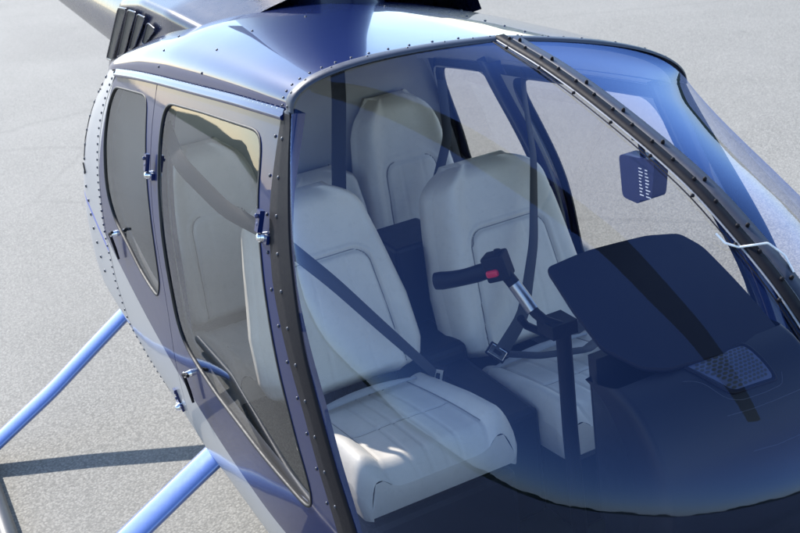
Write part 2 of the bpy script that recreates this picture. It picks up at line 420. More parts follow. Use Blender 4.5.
def handle(mb, x, z):
    n = Sn(x, z); p = Vector(S(x, z)); mb.mi = 0
    mb.tube([p, p + n * .02], [.011, .008], 12); mb.screw(p + n * .02, n, .010, .004, 12)
    mb.mi = 1
    a = p + n * .022
    mb.tube([a + Vector((-.005, 0, 0)), a + Vector((.04, 0, .02)), a + Vector((.075, 0, .03)) + n * .004], [.006, .0055, .005], 8)
    mb.tube([a, a + Vector((.012, 0, -.05)) - n * .004, a + Vector((.018, 0, -.085)) - n * .006], [.005, .005, .004], 8)
front, rear = make_door(fdoor, fwin, 'f'), make_door(rdoor, rwin, 'r')
for side in (0, 1):
    for kind, parts in (('front_door', front), ('rear_door', rear)):
        f = (lambda m: m.mirror()) if side else (lambda m: m)
        d = f(parts['skin']).build(kind, M['side'], heli)
        f(parts['glass']).build('window', M['dglass'], d)
        f(parts['seal']).build('window_seal', M['seal'], d)
        f(parts['lining']).build('door_lining', M['liner'], d)
        for hx, hz in (((-.029, 1.59), (.215, .86)) if kind == 'front_door' else ((-.928, 1.532), (-1.066, .724))):
            h = MB(); hinge(h, hx, hz); f(h).build('hinge', [M['chrome'], M['navy']], d)
        h = MB(); handle(h, *((-.759, .974) if kind == 'front_door' else (-1.456, 1.215))); f(h).build('handle', [M['chrome'], M['black']], d)

# dark door frame behind the gaps (jambs)
def jamb(side):
    mb = MB()
    for pl in (fdoor, rdoor):
        c = np.mean(np.array(pl), axis=0)
        ring_mesh(mb, c, scale_in(pl, -.012), scale_in(pl, .035), lambda x, z: S(x, z, -.012), 2)
    m = mb.mirror() if side else mb
    return solid(m.build('door_frame', M['seal'], heli), .01)
jamb(0); jamb(1)

# drip rail above the doors, with rivets
def drip(side):
    mb = MB(); xs = np.linspace(-1.45, -.04, 60)
    P = [Vector(S(x, rail(x) - .006, .001)) for x in xs]
    prof = [(0, -.010), (.008, -.011), (.013, -.006), (.013, .0), (.006, .003), (.003, .010), (.0, .014)]
    rows = []
    for x, p in zip(xs, P):
        n = Sn(x, rail(x) - .02); nh = Vector((n.x, n.y, 0)).normalized()
        rows.append([p + nh * a + Vector((0, 0, b)) for a, b in prof])
    mb.grid(rows); mb.cap(rows[0]); mb.cap(rows[-1], True)
    mb.mi = 1
    for x in np.arange(-1.42, -.06, .028):
        mb.screw(Vector(S(x, rail(x) + .004, .004)), (0, -.5, .87), .0032, .0018, 6)
    (mb.mirror() if side else mb).build('drip_rail', [M['navy'], M['steel']], heli)
drip(0); drip(1)

# ------------------------------------------------------------------ roof
ZG, ZV = smooth_table([-1.95, -1.75, -1.5, -1.2, -.9, -.6, -.3, 0, .1], [1.60, 1.67, 1.77, 1.865, 1.912, 1.92, 1.915, 1.905, 1.897], -1.95, .1, .06)
def zc(x): return float(np.interp(x, ZG, ZV))
LEAN = .12
RK = 2.5
def roof_z(x, y):
    zr = rail(x) + .004; yr = hw(x, zr); zu = zr - LEAN * yr; a = min(1, abs(y) / yr)
    return zu + max(.03, zc(x) - zu) * (1 - a ** RK) ** (1 / RK) - (LEAN + (.09 if y > 0 else 0)) * y
def roof(x, s):      # s in [-1, 1] across
    zr = rail(x) + .004; yr = hw(x, zr)
    y = yr * math.sin(abs(s) * PI / 2) ** (2 / RK) if s else 0
    y = math.copysign(y, s)
    return (x, y, roof_z(x, y))
# param by angle gives even spacing round the shoulder
def build_roof():
    mb = MB(); ss = np.linspace(-1, 1, 90)
    ss = [math.copysign(abs(t) ** 1.15, t) for t in ss]
    rows = [[roof(x, s) for s in ss] for x in np.linspace(-1.80, -.03, 70)]
    mb.grid(rows, False, False)
    mb.mi = 1
    def rv(x, s):
        p = Vector(roof(x, s)); a = Vector(roof(x + .01, s)) - p; b = Vector(roof(x, s + .01)) - p
        n = a.cross(b); n = n if n.z > 0 else -n
        mb.screw(p, n, .0036, .0022, 8)
    for s in np.linspace(-.93, .93, 13): rv(-.985, s)
    for s in np.linspace(-.9, .9, 9): rv(-.60, s)
    for x in np.linspace(-.5, -.12, 5): rv(x, .12)
    return mb.build('roof', [M['navy'], M['rivet']], heli)
build_roof()
mb = MB()
rows = [[(x, y * .985, z - .022) for x, y, z in [roof(x, s) for s in np.linspace(-1, 1, 40)]] for x in np.linspace(-1.62, -.05, 30)]
mb.grid(rows, False, True); mb.build('headliner', M['liner'], heli)

# ------------------------------------------------------------------ windshield
ws_d = resample(WSE, 50, smooth=True)
BOW = [(-0.004, 1.906), (0.08, 1.888), (0.16, 1.873), (0.305, 1.834), (0.44, 1.79), (0.56, 1.747), (0.674, 1.7), (0.78, 1.638), (0.88, 1.575), (0.975, 1.49), (1.05, 1.39), (1.1, 1.27), (1.1, 1.14), (1.04, 1.02)]
bow_d = resample(BOW, 50, smooth=True)
def ws(i, t, full=0):        # i along, t: 0 pillar .. 1 bow
    xp, zp = ws_d[i]; yp = hw(xp, zp); xb, zb = bow_d[i]
    u = i / 49; n = 1.25 + .5 * u + full
    a = t * PI / 2; e = 2 / n
    fx = math.sin(a) ** e if t > 0 else 0; gy = max(0, math.cos(a)) ** e if t < 1 else 0
    if t >= 1: fx = 1; gy = 0
    y = -yp * gy; z = zp + (zb - zp) * fx
    yt = hw(*ws_d[0]); zt = roof_z(-.012, max(-yt, y / yp * yt)); n0 = fx if True else 0
    base = ws_d[0][1] + (bow_d[0][1] - ws_d[0][1]) * fx
    z += (zt - base) * math.exp(-(u / .30) ** 1.5) * (1 if gy < 1 else 0)
    return Vector((xp + (xb - xp) * fx, y, z))
def tt(k, n): 
    s = k / n; return .5 * s + .5 * (.5 - .5 * math.cos(PI * s))
def ws_panel(full=0):
    mb = MB(); nt = 46
    rows = [[ws(i, tt(k, nt), full) for k in range(nt + 1)] for i in range(50)]
    mb.grid(rows, False, True); return mb
wp = ws_panel()
wr = wp.build('windshield', M['glass'], heli); wl = ws_panel(.55).mirror().build('windshield', M['glass'], heli)

# centre bow: stacked strips and bolts
mb = MB()
cb = [Vector((x, 0, z)) for x, z in bow_d]
def bown(i):
    t = (cb[min(i + 1, 49)] - cb[max(i - 1, 0)]).normalized(); return Vector((-t.z, 0, t.x)) * -1 if (-t.z) < 0 and False else Vector((-t.z, 0, t.x)).normalized()
BN = []
for i in range(50):
    n = bown(i); n = n if n.dot(Vector((.4, 0, 1))) > 0 else -n; BN.append(n)
Y = Vector((0, 1, 0))
mb.mi = 0; mb.strip([p + n * .001 for p, n in zip(cb, BN)], BN, .024, .007)
mb.mi = 2; mb.strip([p + n * .001 - Y * .0145 for p, n in zip(cb, BN)], BN, .0035, .002)
mb.strip([p + n * .001 + Y * .0145 for p, n in zip(cb, BN)], BN, .003, .002)
mb.mi = 1; mb.strip([p - n * .010 + Y * .036 for p, n in zip(cb, BN)], BN, .030, .006)
mb.mi = 0; mb.strip([p + n * .001 - Y * .027 for p, n in zip(cb, BN)], BN, .0025, .0015)
mb.mi = 3
for k in range(1, 49, 2):
    mb.screw(cb[k] + BN[k] * .008 + Y * .006, BN[k], .0042, .0040, 8)
    if k % 4 == 1:
        mb.screw(cb[k + 1] + BN[k + 1] * .003 - Y * .022, BN[k + 1], .0040, .0035, 8); mb.screw(cb[k] + BN[k] * -.003 + Y * .034, BN[k], .0040, .006, 8)
mb.build('windshield_bow', [M['black'], M['greyblue'], M['gasket'], M['black']], heli)

# windshield retaining frame: black band down each door post and across the roof edge
def frame(side):
    mb = MB(); nv = resample(NAVY, 50, smooth=True)
    rows = []
    for i in range(49, -1, -1):
        a, b = ws_d[i], nv[i]
        P = Vector(S(a[0], a[1])); Q = Vector(S(b[0], b[1])); nA = Sn(*a); 
        inn = (ws(i, .06) - P)
        rows.append([P + inn * .35, P + nA * .004 + inn * .30, P + nA * .005, P.lerp(Q, .5) + nA * .0055, Q + Sn(*b) * .004, Q - Sn(*b) * .004])
    xs = .0
    for k in range(1, 41):
        t = tt(k, 40); P = ws(0, t); Q = P + Vector((-.020, 0, 0)); 
        Q.z = roof_z(Q.x, Q.y) + .001
        up = Vector((0, -(1 - t) ** .7, .4 + t)).normalized()
        rows.append([P + Vector((.012, 0, -.004)), P + up * .004 + Vector((.010, 0, -.002)), P + up * .005, P.lerp(Q, .5) + up * .0055, Q + up * .004, Q - up * .004])
    mb.mi = 0; mb.grid(rows[:50], False, True); mb.mi = 2; mb.grid(rows[49:], False, True)
    mb.mi = 1
    for i in range(44, 1, -3):
        a, b = ws_d[i], nv[i]; q = (a[0] * .42 + b[0] * .58, a[1] * .42 + b[1] * .58); mb.screw(Vector(S(*q, .004)), Sn(*q), .0048, .0035)
    for k in range(3, 40, 4):
        t = tt(k, 40); P = ws(0, t) + Vector((-.010, 0, 0)); up = Vector((0, -(1 - t) ** .7, .4 + t)).normalized(); mb.screw(P + up * .004, up, .0036, .003)
    for i in range(44, 1, -3):
        b = nv[i]; q = (b[0] - .022, b[1]); mb.screw(Vector(S(*q, .0)), Sn(*q), .0042, .0028)
    for s in np.linspace(.06, .97, 14):
        p = Vector(roof(-.055, -s)); mb.screw(p, (0, -.4 * s, 1), .0034, .002)
    (mb.mirror() if side else mb).build('windshield_frame', [M['black'], M['rivet'], M['greyblue']], heli)
frame(0); frame(1)

# inner door posts, seen through the glass
def inner_post(side):
    mb = MB(); nv = resample(NAVY, 30, smooth=True)
    rows = []
    for i in range(30):
        x, z = nv[i]; n = Sn(x, z); P = Vector(S(x, z))
        rows.append([P - n * .012 + Vector((-.05, 0, 0)), P - n * .05 + Vector((-.045, 0, 0)), P - n * .05 + Vector((.01, 0, 0)), P - n * .012 + Vector((.02, 0, 0))])
    mb.grid(rows); (mb.mirror() if side else mb).build('door_post', M['navy'], heli)
    mb = MB(); sp = resample(SPLIT, 30, smooth=True); rows = []
    for i in range(30):
        x, z = sp[i]; n = Sn(x, z); P = Vector(S(x, z))
        rows.append([P - n * .014 + Vector((-.05, 0, 0)), P - n * .055 + Vector((-.04, 0, 0)), P - n * .055 + Vector((.04, 0, 0)), P - n * .014 + Vector((.05, 0, 0))])
    mb.grid(rows)
    (mb.mirror() if side else mb).build('door_post', M['navy'], heli)
inner_post(0); inner_post(1)

# ------------------------------------------------------------------ lower hull, aft cowling, nose shell
def hull_section(x, ztop, n=26):
    zl = zlow(x); pts = []
    zb = zl + .012
    for k in range(n + 1):
        z = ztop + (zb - ztop) * k / n; pts.append((x, -hw(x, z), z))
    yb = hw(x, zb)
    for k in range(1, 9): pts.append((x, -yb * (1 - k / 8), zl - .004 * math.sin(k / 8 * PI / 2)))
    return pts
def door_bottom(x):
    if x > -1.0: return float(np.interp(x, [-1.0, -.975, -.9, .2, .22], [.595, .60, .578, .558, .60])) - .004
    return .60
def sill(side):
    mb = MB()
    rows = []
    for x in np.linspace(-1.36, .215, 60):
        t = float(np.interp(x, [-1.36, -1.2, -1.0, -.975, -.9, .19, .215], [.645, .607, .591, .594, .575, .556, .59]))
        rows.append(hull_section(x, t, 14))
    mb.grid(rows, False, True)
    (mb.mirror() if side else mb).build('belly', M['side'], heli)
def aft_panel(side):
    mb = MB(); rows = []
    ax = resample(RDAFT, 60, smooth=True)
    for x0, z in [tuple(p) for p in ax]:
        xe = float(np.interp(z, XG, XV)) - .19
        if x0 <= xe: continue
        rows.append([S(x0 - .003 + (xe - x0 + .003) * (k / 30) ** .85, z) for k in range(31)])
    mb.grid(rows, False, False)
    # lower aft: from door corner to belly
    rows = []
    for k in range(24):
        z = .655 - (.655 - .40) * k / 23
        x0 = -1.36; xe = float(np.interp(max(z, .45), XG, XV)) - .19
        rows.append([S(x0 + (xe - x0) * j / 30, max(z, zlow(x0 + (xe - x0) * j / 30) + .012)) for j in range(31)])
    mb.grid(rows, False, False)
    mb.mi = 1
    for p in resample([(x - .022, z) for x, z in RDAFT], 46): mb.screw(Vector(S(p[0], p[1])), Sn(p[0], p[1]), .0048, .003)
    for p in resample([(-1.62, 1.70), (-1.74, 1.62), (-1.80, 1.5), (-1.86, 1.3), (-1.88, 1.1), (-1.86, .95)], 16): mb.screw(Vector(S(p[0], p[1])), Sn(p[0], p[1]), .0065, .004)
    mb.mi = 2  # cooling slot and latch
    P = [(-1.765, 1.60), (-1.80, 1.54), (-1.825, 1.46), (-1.838, 1.39)]
    mb.strip([Vector(S(*p, .0015)) for p in P], [Sn(*p) for p in P], [.012, .026, .024, .008], .0015)
    for a, b in (((-1.66, 1.655), (-1.79, 1.625)), ((-1.86, 1.37), (-1.83, 1.34)), ((-1.80, 1.66), (-1.78, 1.63))):
        mb.tube([Vector(S(*a, .003)), Vector(S(*b, .003))], .0025, 6)
    (mb.mirror() if side else mb).build('engine_cowling', [M['side'], M['rivet'], M['black']], heli)
for s in (0, 1): sill(s); aft_panel(s)
# rear closing panel of the engine bay
mb = MB(); rows = []
for z in np.linspace(.62, 1.84, 24):
    xe = float(np.interp(z, XG, XV)) - .17; w = hw(xe, z)
    rows.append([(xe - .05 * (1 - (y / w) ** 2) if w > 1e-4 else xe, y, z) for y in np.linspace(-w, w, 16)])
mb.grid(rows); mb.build('firewall_panel', M['side'], heli)
# nose shell under the windshield
def nose(side):
    mb = MB(); rows = []
    NT = 30
    edge = [ws(49, tt(k, NT)) for k in range(NT + 1)]
    mid = []; low = []
    for k, p in enumerate(edge):
        t = k / NT
        mid.append(Vector((p.x * .86 - .02, p.y * .98, .70 + (p.z - .66) * .25)) )
        low.append(Vector((.20 + .12 * math.sin(t * PI / 2), -.50 * (1 - t), .425)))
    for s in np.linspace(0, 1, 16):
        rows.append([(1 - s) ** 2 * e + 2 * s * (1 - s) * m + s * s * l for e, m, l in zip(edge, mid, low)])
    mb.grid(rows, False, True)
    # side cheek between front door and nose
    rows = []
    nv = resample(NAVY, 60, smooth=True)
    for z in np.linspace(.80, .43, 14):
        xa = float(np.interp(z, nv[::-1, 1], nv[::-1, 0])) if z > .6 else .218
        xb = float(np.interp(z, [.43, .66, .80], [.22, .358, .36]))
        rows.append([S(xa + (xb - xa) * k / 8, z) for k in range(9)])
    mb.grid(rows, False, True)
    (mb.mirror() if side else mb).build('nose_shell', M['navy'], heli)
nose(0); nose(1)

# ------------------------------------------------------------------ cabin interior
mb = MB(); rows = []
for x in np.linspace(-1.62, .55, 20):
    w = min(.63, hw(min(x, .3), .62) - .03) if x < .3 else .60 - (x - .3) * 1.1
    rows.append([(x, y, .52 + .10 * max(0, (x - .25)) ** 1.2) for y in np.linspace(-w, w, 10)])
mb.grid(rows, False, True); solid(mb.build('cabin_floor', M['carpet'], heli), .01)
mb = MB()
rows = [[(-1.60 + .02 * math.cos(y * 4), y, z) for y in np.linspace(-hw0(-1.4, z) + .03, hw0(-1.4, z) - .03, 20)] for z in np.linspace(.52, 1.72, 16)]
mb.grid(rows, False, True); solid(mb.build('rear_bulkhead', M['leather2'], heli), .02)

def lerp(a, b, t): return a + (b - a) * t
def pw(v, xs, ys): return float(np.interp(v, xs, ys))
def make_seatback(W, H, wtab, panel, th=.10, groove=.012, nu=84, nv=96):
    """upholstered back in local coords: a across, b up, c out. returns MB builder fn"""
    def width(v):
        w = pw(v, *wtab)
        if v > .84: w *= math.sqrt(max(0, 1 - ((v - .84) / .16) ** 2.2 * .68))
        if v < .05: w *= math.sqrt(max(0, 1 - ((.05 - v) / .05) ** 2 * .22))
        return w
    pb, pt, pwb, pwt = panel     # panel bottom, top (v), half widths
    def depth(a, v, w):
        r = abs(a) / w
        d = .028 * math.exp(-((r - .80) / .20) ** 2) * (1 - .55 * max(0, v - .6))
        d += .018 * math.sin(min(1, max(0, v)) * PI) * (1 - r * r)
        d -= .05 * max(0, (r - .80) / .20) ** 3.0
        if v > .9: d -= .045 * ((v - .9) / .1) ** 2.6
        if v < .05: d -= .04 * ((.05 - v) / .05) ** 2
        # seam around the centre panel
        hwid = lerp(pwb, pwt, min(1, max(0, (v - pb) / (pt - pb))))
        dx = abs(a) - hwid; dv = (v - pt) * H
        rr = .045; qx, qy = dx + rr, dv + rr
        sd = math.hypot(max(qx, 0), max(qy, 0)) + min(max(qx, qy), 0) - rr
        d -= groove * math.exp(-(sd / .0050) ** 2); d += .012 * (1 / (1 + math.exp(sd / .004)))
        d += .005 * math.exp(-((sd - .011) / .005) ** 2)
        if sd < -.01:
            for s in (-.42, .42): d -= .0022 * math.exp(-((a - s * hwid) / .004) ** 2)
        # upper shoulder seam running outward from the panel corner
        if dv > 0 or dx > 0:
            line = (a if a > 0 else -a) - hwid - (v - pt) * H * .9
            d -= .003 * math.exp(-(line / .005) ** 2) * (1 if (v > pt - .02 and r < .93) else 0)
        return d
    def build(mb, f):
        rows = []; ring = []
        for i in range(nv + 1):
            v = i / nv; v = v if 0 < i < nv else (0 if i == 0 else 1); w = width(v)
            rows.append([f(u * w, v * H, depth(u * w, v, w)) for u in np.linspace(-1, 1, nu + 1)])
        mb.grid(rows, False, False)
        mb.mi = 1
        hp = lambda v: lerp(pwb, pwt, min(1, max(0, (v - pb) / (pt - pb))))
        rc = .045 / H; pts = []
        for v in np.linspace(.03, pt - rc, 26): pts.append((-hp(v), v))
        for k in range(1, 9): a = k / 8 * PI / 2; pts.append((-hp(pt) + .045 * (1 - math.cos(a)), pt - rc + rc * math.sin(a)))
        pts += [(-x, v) for x, v in pts[::-1]]
        mb.tube([f(x, v * H, depth(x, v, width(v)) + .0012) for x, v in resample(pts, 150)], .0024, 6); mb.mi = 0
        # sides and back
        idx = [(-1, i) for i in range(nv + 1)] + [(u, nv) for u in np.linspace(-1, 1, 20)[1:-1]] + [(1, i) for i in range(nv, -1, -1)] + [(u, 0) for u in np.linspace(1, -1, 20)[1:-1]]
        fr, m1, m2, bk = [], [], [], []
        for u, i in idx:
            v = i / nv; w = width(v); d = depth(u * w, v, w); a, b = u * w, v * H
            sg = 1 if abs(u) == 1 else 0; vy = (1 if v == 1 else -1 if v == 0 else 0)
            fr.append(f(a, b, d)); m1.append(f(a + .012 * u * sg, b + .01 * vy, d - .022)); m2.append(f(a + .012 * u * sg, b + .01 * vy, -th + .03)); bk.append(f(a - .01 * u * sg, b - .01 * vy, -th))
        mb.grid([fr, m1, m2, bk], True, True)
        mb.cap(bk, False)
    return build
def make_cushion(hwf, hwr, L, th, nu=80, nv=90):
    def build(mb, f):
        def top(a, v, w):
            r = abs(a) / w
            d = .034 * math.exp(-((r - .84) / .16) ** 2) * min(1, .35 + v) + .012 * (1 - r * r) * math.sin(v * PI)
            d -= .045 * max(0, (r - .86) / .14) ** 2.6
            d -= .058 * max(0, (v - .88) / .12) ** 2.4
            if v < .05: d -= .03 * ((.05 - v) / .05) ** 2
            sd = abs(a) - w * .66
            d -= .006 * math.exp(-(sd / .005) ** 2)
            if sd < 0:
                for s in (-.46, .0, .46): 
                    for q in (-.022, .022) if s == 0 else (0,): d -= .0032 * math.exp(-((a - s * w * .66 - q) / .004) ** 2)
                d -= .005 * math.exp(-((v - .56) * L / .005) ** 2)
            return max(d, -th + .03)
        rows = []
        for i in range(nv + 1):
            v = i / nv; w = lerp(hwr, hwf, v)
            if v > .93: w *= 1 - .10 * ((v - .93) / .07) ** 2
            rows.append([f(u * w, v * L, top(u * w, v, w)) for u in np.linspace(-1, 1, nu + 1)])
        mb.grid(rows, False, True)
        mb.mi = 1
        for s_ in (-.66, .66):
            mb.tube([f(s_ * lerp(hwr, hwf, v), v * L, top(s_ * lerp(hwr, hwf, v), v, lerp(hwr, hwf, v)) + .0008) for v in np.linspace(.04, .90, 60)], .0018, 6)
        mb.tube([f(u * .64 * lerp(hwr, hwf, .56), .56 * L, top(u * .64 * lerp(hwr, hwf, .56), .56, lerp(hwr, hwf, .56)) + .0006) for u in np.linspace(-1, 1, 40)], .0014, 6)
        mb.mi = 0
        def wv(v):
            w = lerp(hwr, hwf, v); return w * (1 - .10 * ((v - .93) / .07) ** 2) if v > .93 else w
        idx = [(-1, i) for i in range(nv + 1)] + [(u, nv) for u in np.linspace(-1, 1, 20)[1:-1]] + [(1, i) for i in range(nv, -1, -1)] + [(u, 0) for u in np.linspace(1, -1, 20)[1:-1]]
        A, B, C_ = [], [], []
        for u, i in idx:
            v = i / nv; w = wv(v); sg = 1 if abs(u) == 1 else 0; fy = 1 if v == 1 else 0
            A.append(f(u * w, v * L, top(u * w, v, w))); B.append(f(u * w * (1 + .012 * sg), v * L, lerp(top(u * w, v, w), -th, .35))); C_.append(f(u * w * .97, v * L - .02 * fy, -th))
        mb.grid([A, B, C_], True, False); mb.cap(C_, True)
    return build
def place(o, lean, yaw=0):
    """frame: a -> +y (left), b up along the lean, c forward"""
    up = Vector((-math.sin(lean), 0, math.cos(lean))); out = Vector((math.cos(lean), 0, math.sin(lean))); o = Vector(o)
    return lambda a, b, c: o + Vector((0, 1, 0)) * a + up * b + out * c
def place_c(o, pitch):
    fw = Vector((math.cos(pitch), 0, math.sin(pitch))); up = Vector((-math.sin(pitch), 0, math.cos(pitch))); o = Vector(o)
    return lambda a, b, c: o + Vector((0, 1, 0)) * a + fw * b + up * c

def front_seat(yc, dz, wt, loc_label):
    seat = MB(); seat.box((-.20, yc, .655 + dz * .5), (.44, .43, .25)); 
    s = bevel(seat.build('front_seat', M['plastic'], heli), .02)
    mb = MB(); make_seatback(.24, .57, wt, (-.1, .655, .165, .125), .14)(mb, place((-.475, yc, .895 + dz), .30)); mb.build('backrest', [M['leather'], M['piping']], s)
    mb = MB(); make_cushion(.228, .215, .50, .125)(mb, place_c((-.475, yc, .855 + dz), .13)); mb.build('cushion', [M['leather'], M['piping']], s)
    # curved hinge trim in the gap between back and cushion
    mb = MB(); P = [Vector((-.42, yc + y, .870 + dz + .02 * (1 - (y / .2) ** 2))) for y in np.linspace(-.2, .16, 14)]
    mb.strip(P, Vector((.6, 0, .8)), [.006 + .018 * math.sin(PI * k / 13) for k in range(14)], .004); mb.build('hinge_cover', M['leather2'], s)
    return s
wtR = ([0, .04, .12, .35, .7, .9, 1.0], [.208, .225, .240, .232, .192, .165, .150])
wtL = ([0, .04, .12, .35, .7, .9, 1.0], [.205, .225, .240, .238, .210, .188, .172])
front_seat(-.305, .02, wtR, '')
front_seat(.285, -.04, wtL, '')
def rear_seat(yc, W, H, z0, dz, wt):
    seat = MB(); seat.box((-1.30, yc, .63), (.5, 2 * W - .02, .2)); s = bevel(seat.build('rear_seat', M['plastic'], heli), .02)
    mb = MB(); make_seatback(W, H, wt, (-.1, .62, W * .62, W * .50), .10, .007, 60, 70)(mb, place((-1.36, yc, z0), .16)); mb.build('backrest', [M['leather'], M['piping']], s)
    mb = MB(); make_cushion(W * .98, W * .98, .48, .12, 50, 60)(mb, place_c((-1.40, yc, .80), .10)); mb.build('cushion', [M['leather'], M['piping']], s)
wtr = ([0, .1, .5, .8, 1.0], [.19, .20, .195, .165, .12])
rear_seat(.385, .20, .60, .84, 0, wtr)
rear_seat(-.36, .20, .60, .84, 0, wtr)
rear_seat(.03, .165, .40, .84, 0, ([0, .1, .6, .9, 1.0], [.160, .165, .165, .150, .13]))

# between-seat boxes
mb = MB(); mb.box((-.80, .06, 1.00), (.22, .19, .36)); bevel(mb.build('storage_box', M['plastic'], heli), .012)
mb = MB(); mb.box((-.60, -.01, .80), (.24, .16, .24)); bevel(mb.build('armrest_console', M['plastic'], heli), .03, 4)
mb = MB(); mb.box((-.30, -.005, .70), (.42, .13, .34)); bevel(mb.build('centre_tunnel', M['plastic'], heli), .02, 3)

# belts
def belt(pts, w, nrm, name, buckle=None, m='belt', tw=0):
    P = resample(pts, 40, smooth=True); mb = MB()
    nn = [Vector(nrm)] * 40 if not isinstance(nrm, list) else [Vector(nrm[0]).lerp(Vector(nrm[1]), k / 39) for k in range(40)]
    mb.strip([Vector(p) for p in P], nn, w, .002); b = mb.build('seat_belt', M[m], heli)
    if buckle:
        p, d = Vector(buckle[0]), Vector(buckle[1]).normalized(); n = Vector(buckle[2]).normalized(); n = (n - d * n.dot(d)).normalized(); s = d.cross(n)
        R = Matrix((s, d, n)).transposed(); k = MB(); k.mi = 0
        q = buckle[3] if len(buckle) > 3 else 1
        k.box(p, (.040 * q, .062 * q, .016), R); k.mi = 1
        k.box(p + n * .009, (.030 * q, .052 * q, .004), R); k.mi = 0; k.box(p + n * .012, (.012 * q, .026 * q, .004), R)
        bevel(k.build('buckle', [M['black'], M['chrome']], b), .004)
belt([(-.93, -.585, 1.66), (-.80, -.60, 1.585), (-.62, -.545, 1.475), (-.46, -.47, 1.42), (-.36, -.37, 1.29), (-.33, -.26, 1.13), (-.36, -.13, .95), (-.40, -.085, .885)], [.052 - .028 * k / 39 for k in range(40)], [(.3, -.8, .5), (.8, -.3, .4)], 'r', ((-.39, -.088, .90), (.3, .1, 1), (1, -.6, .3)))
belt([(-.90, .60, 1.66), (-.78, .52, 1.52), (-.56, .40, 1.40), (-.44, .30, 1.18), (-.37, .20, 1.00), (-.38, .115, .90)], [.026 + .024 * (k / 39) ** 2 for k in range(40)], [(.5, .6, .5), (.8, .2, .4)], 'l', ((-.385, .108, .905), (-.6, -.6, .6), (.9, -.4, .6)))
belt([(-.39, .12, .895), (-.30, .20, .895), (-.25, .33, .89), (-.35, .48, .86)], .040, (0, 0, 1), 'lap')
belt([(-1.40, .17, 1.72), (-1.33, .12, 1.52), (-1.28, .06, 1.30), (-1.26, .02, 1.10)], .05, (1, -.4, .3), 'rr')
belt([(-1.45, .58, 1.45), (-1.30, .50, 1.28), (-1.24, .36, 1.05), (-1.22, .26, .93)], .035, (1, -.2, .3), 'rl')

# console
def console():
    # glare shield: gently crowned plate with rounded corners
    A = [(.245, -.085), (.235, .05), (.235, .20), (.25, .285), (.30, .31), (.42, .315), (.540, .318), (.572, .29), (.553, .13), (.547, .0), (.525, -.05), (.46, -.100), (.36, -.100)]
    A = [tuple(p) for p in resample(round_poly(A, .014, 4), 260, True)]
    def top(x, y):
        u = (x - .24) / .30
        return Vector((x, y, 1.438 - .125 * u - .035 * u * u - .10 * (y - .02) ** 2 * 1.2 - .05 * max(0, y)))
    mb = MB(); c = np.array([.40, .10]); disc_mesh(mb, c, A, lambda x, y: top(x, y), 10)
    rim = [ray_poly(c, a, A) for a in ring_angles(c, [A], 140)]
    mb.grid([[top(*p) + Vector((0, 0, 0)) for p in rim], [top(*(c + (p - c) * 1.006)) - Vector((0, 0, .005)) for p in rim], [top(*p) - Vector((0, 0, .012)) for p in rim], [top(*(c + (p - c) * .9)) - Vector((0, 0, .014)) for p in rim]], True, False)
    # flip check is handled by double sided shading
    body = MB()
    prof = [(.535, 1.262), (.575, 1.252), (.615, 1.225), (.655, 1.175), (.685, 1.115), (.70, 1.03), (.69, .90), (.62, .74), (.52, .56)]
    P = resample(prof, 40, smooth=True)
    rows = []
    for x, z in P:
        r = []
        for k in range(41):
            s = k / 20 - 1; y = .105 + .235 * math.copysign(abs(math.sin(s * PI / 2)) ** .8, s) 
            e = max(0, abs(s) - .72) / .28
            r.append((x - .10 * e ** 2.2, y, z - .015 * e ** 2))
        rows.append(r)
    body.grid(rows, False, False)
    for side in (0, -1):
        rr = []
        for row in rows:
            p = row[side]; rr.append([p, (.43 if p[2] > .9 else .44, p[1] + (.02 if side == 0 else -.02), p[2])])
        body.grid(rr, False, side == 0)
    # instrument face towards the seats, and the roof of the box
    body.box((.43, .105, 1.08), (.03, .42, .42)); body.box((.46, .105, .70), (.10, .28, .42))
    c0 = body.build('instrument_console', M['plastic'], heli)
    mb.build('glare_shield', M['shield'], c0)
    return c0, rows
cons, crow = console()
def on_console(u, v):    # u along profile 0..1, v across -1..1
    i = u * 39; i0 = min(38, int(i)); f = i - i0; k = (v + 1) * 20; k0 = min(39, max(0, int(k))); g = k - k0
    a = Vector(crow[i0][k0]).lerp(Vector(crow[i0][k0 + 1]), g); b = Vector(crow[i0 + 1][k0]).lerp(Vector(crow[i0 + 1][k0 + 1]), g)
    return a.lerp(b, f)
def con_n(u, v):
    a = on_console(min(1, u + .02), v) - on_console(max(0, u - .02), v); b = on_console(u, min(1, v + .04)) - on_console(u, max(-1, v - .04))
    n = a.cross(b).normalized(); return n if n.x > 0 else -n
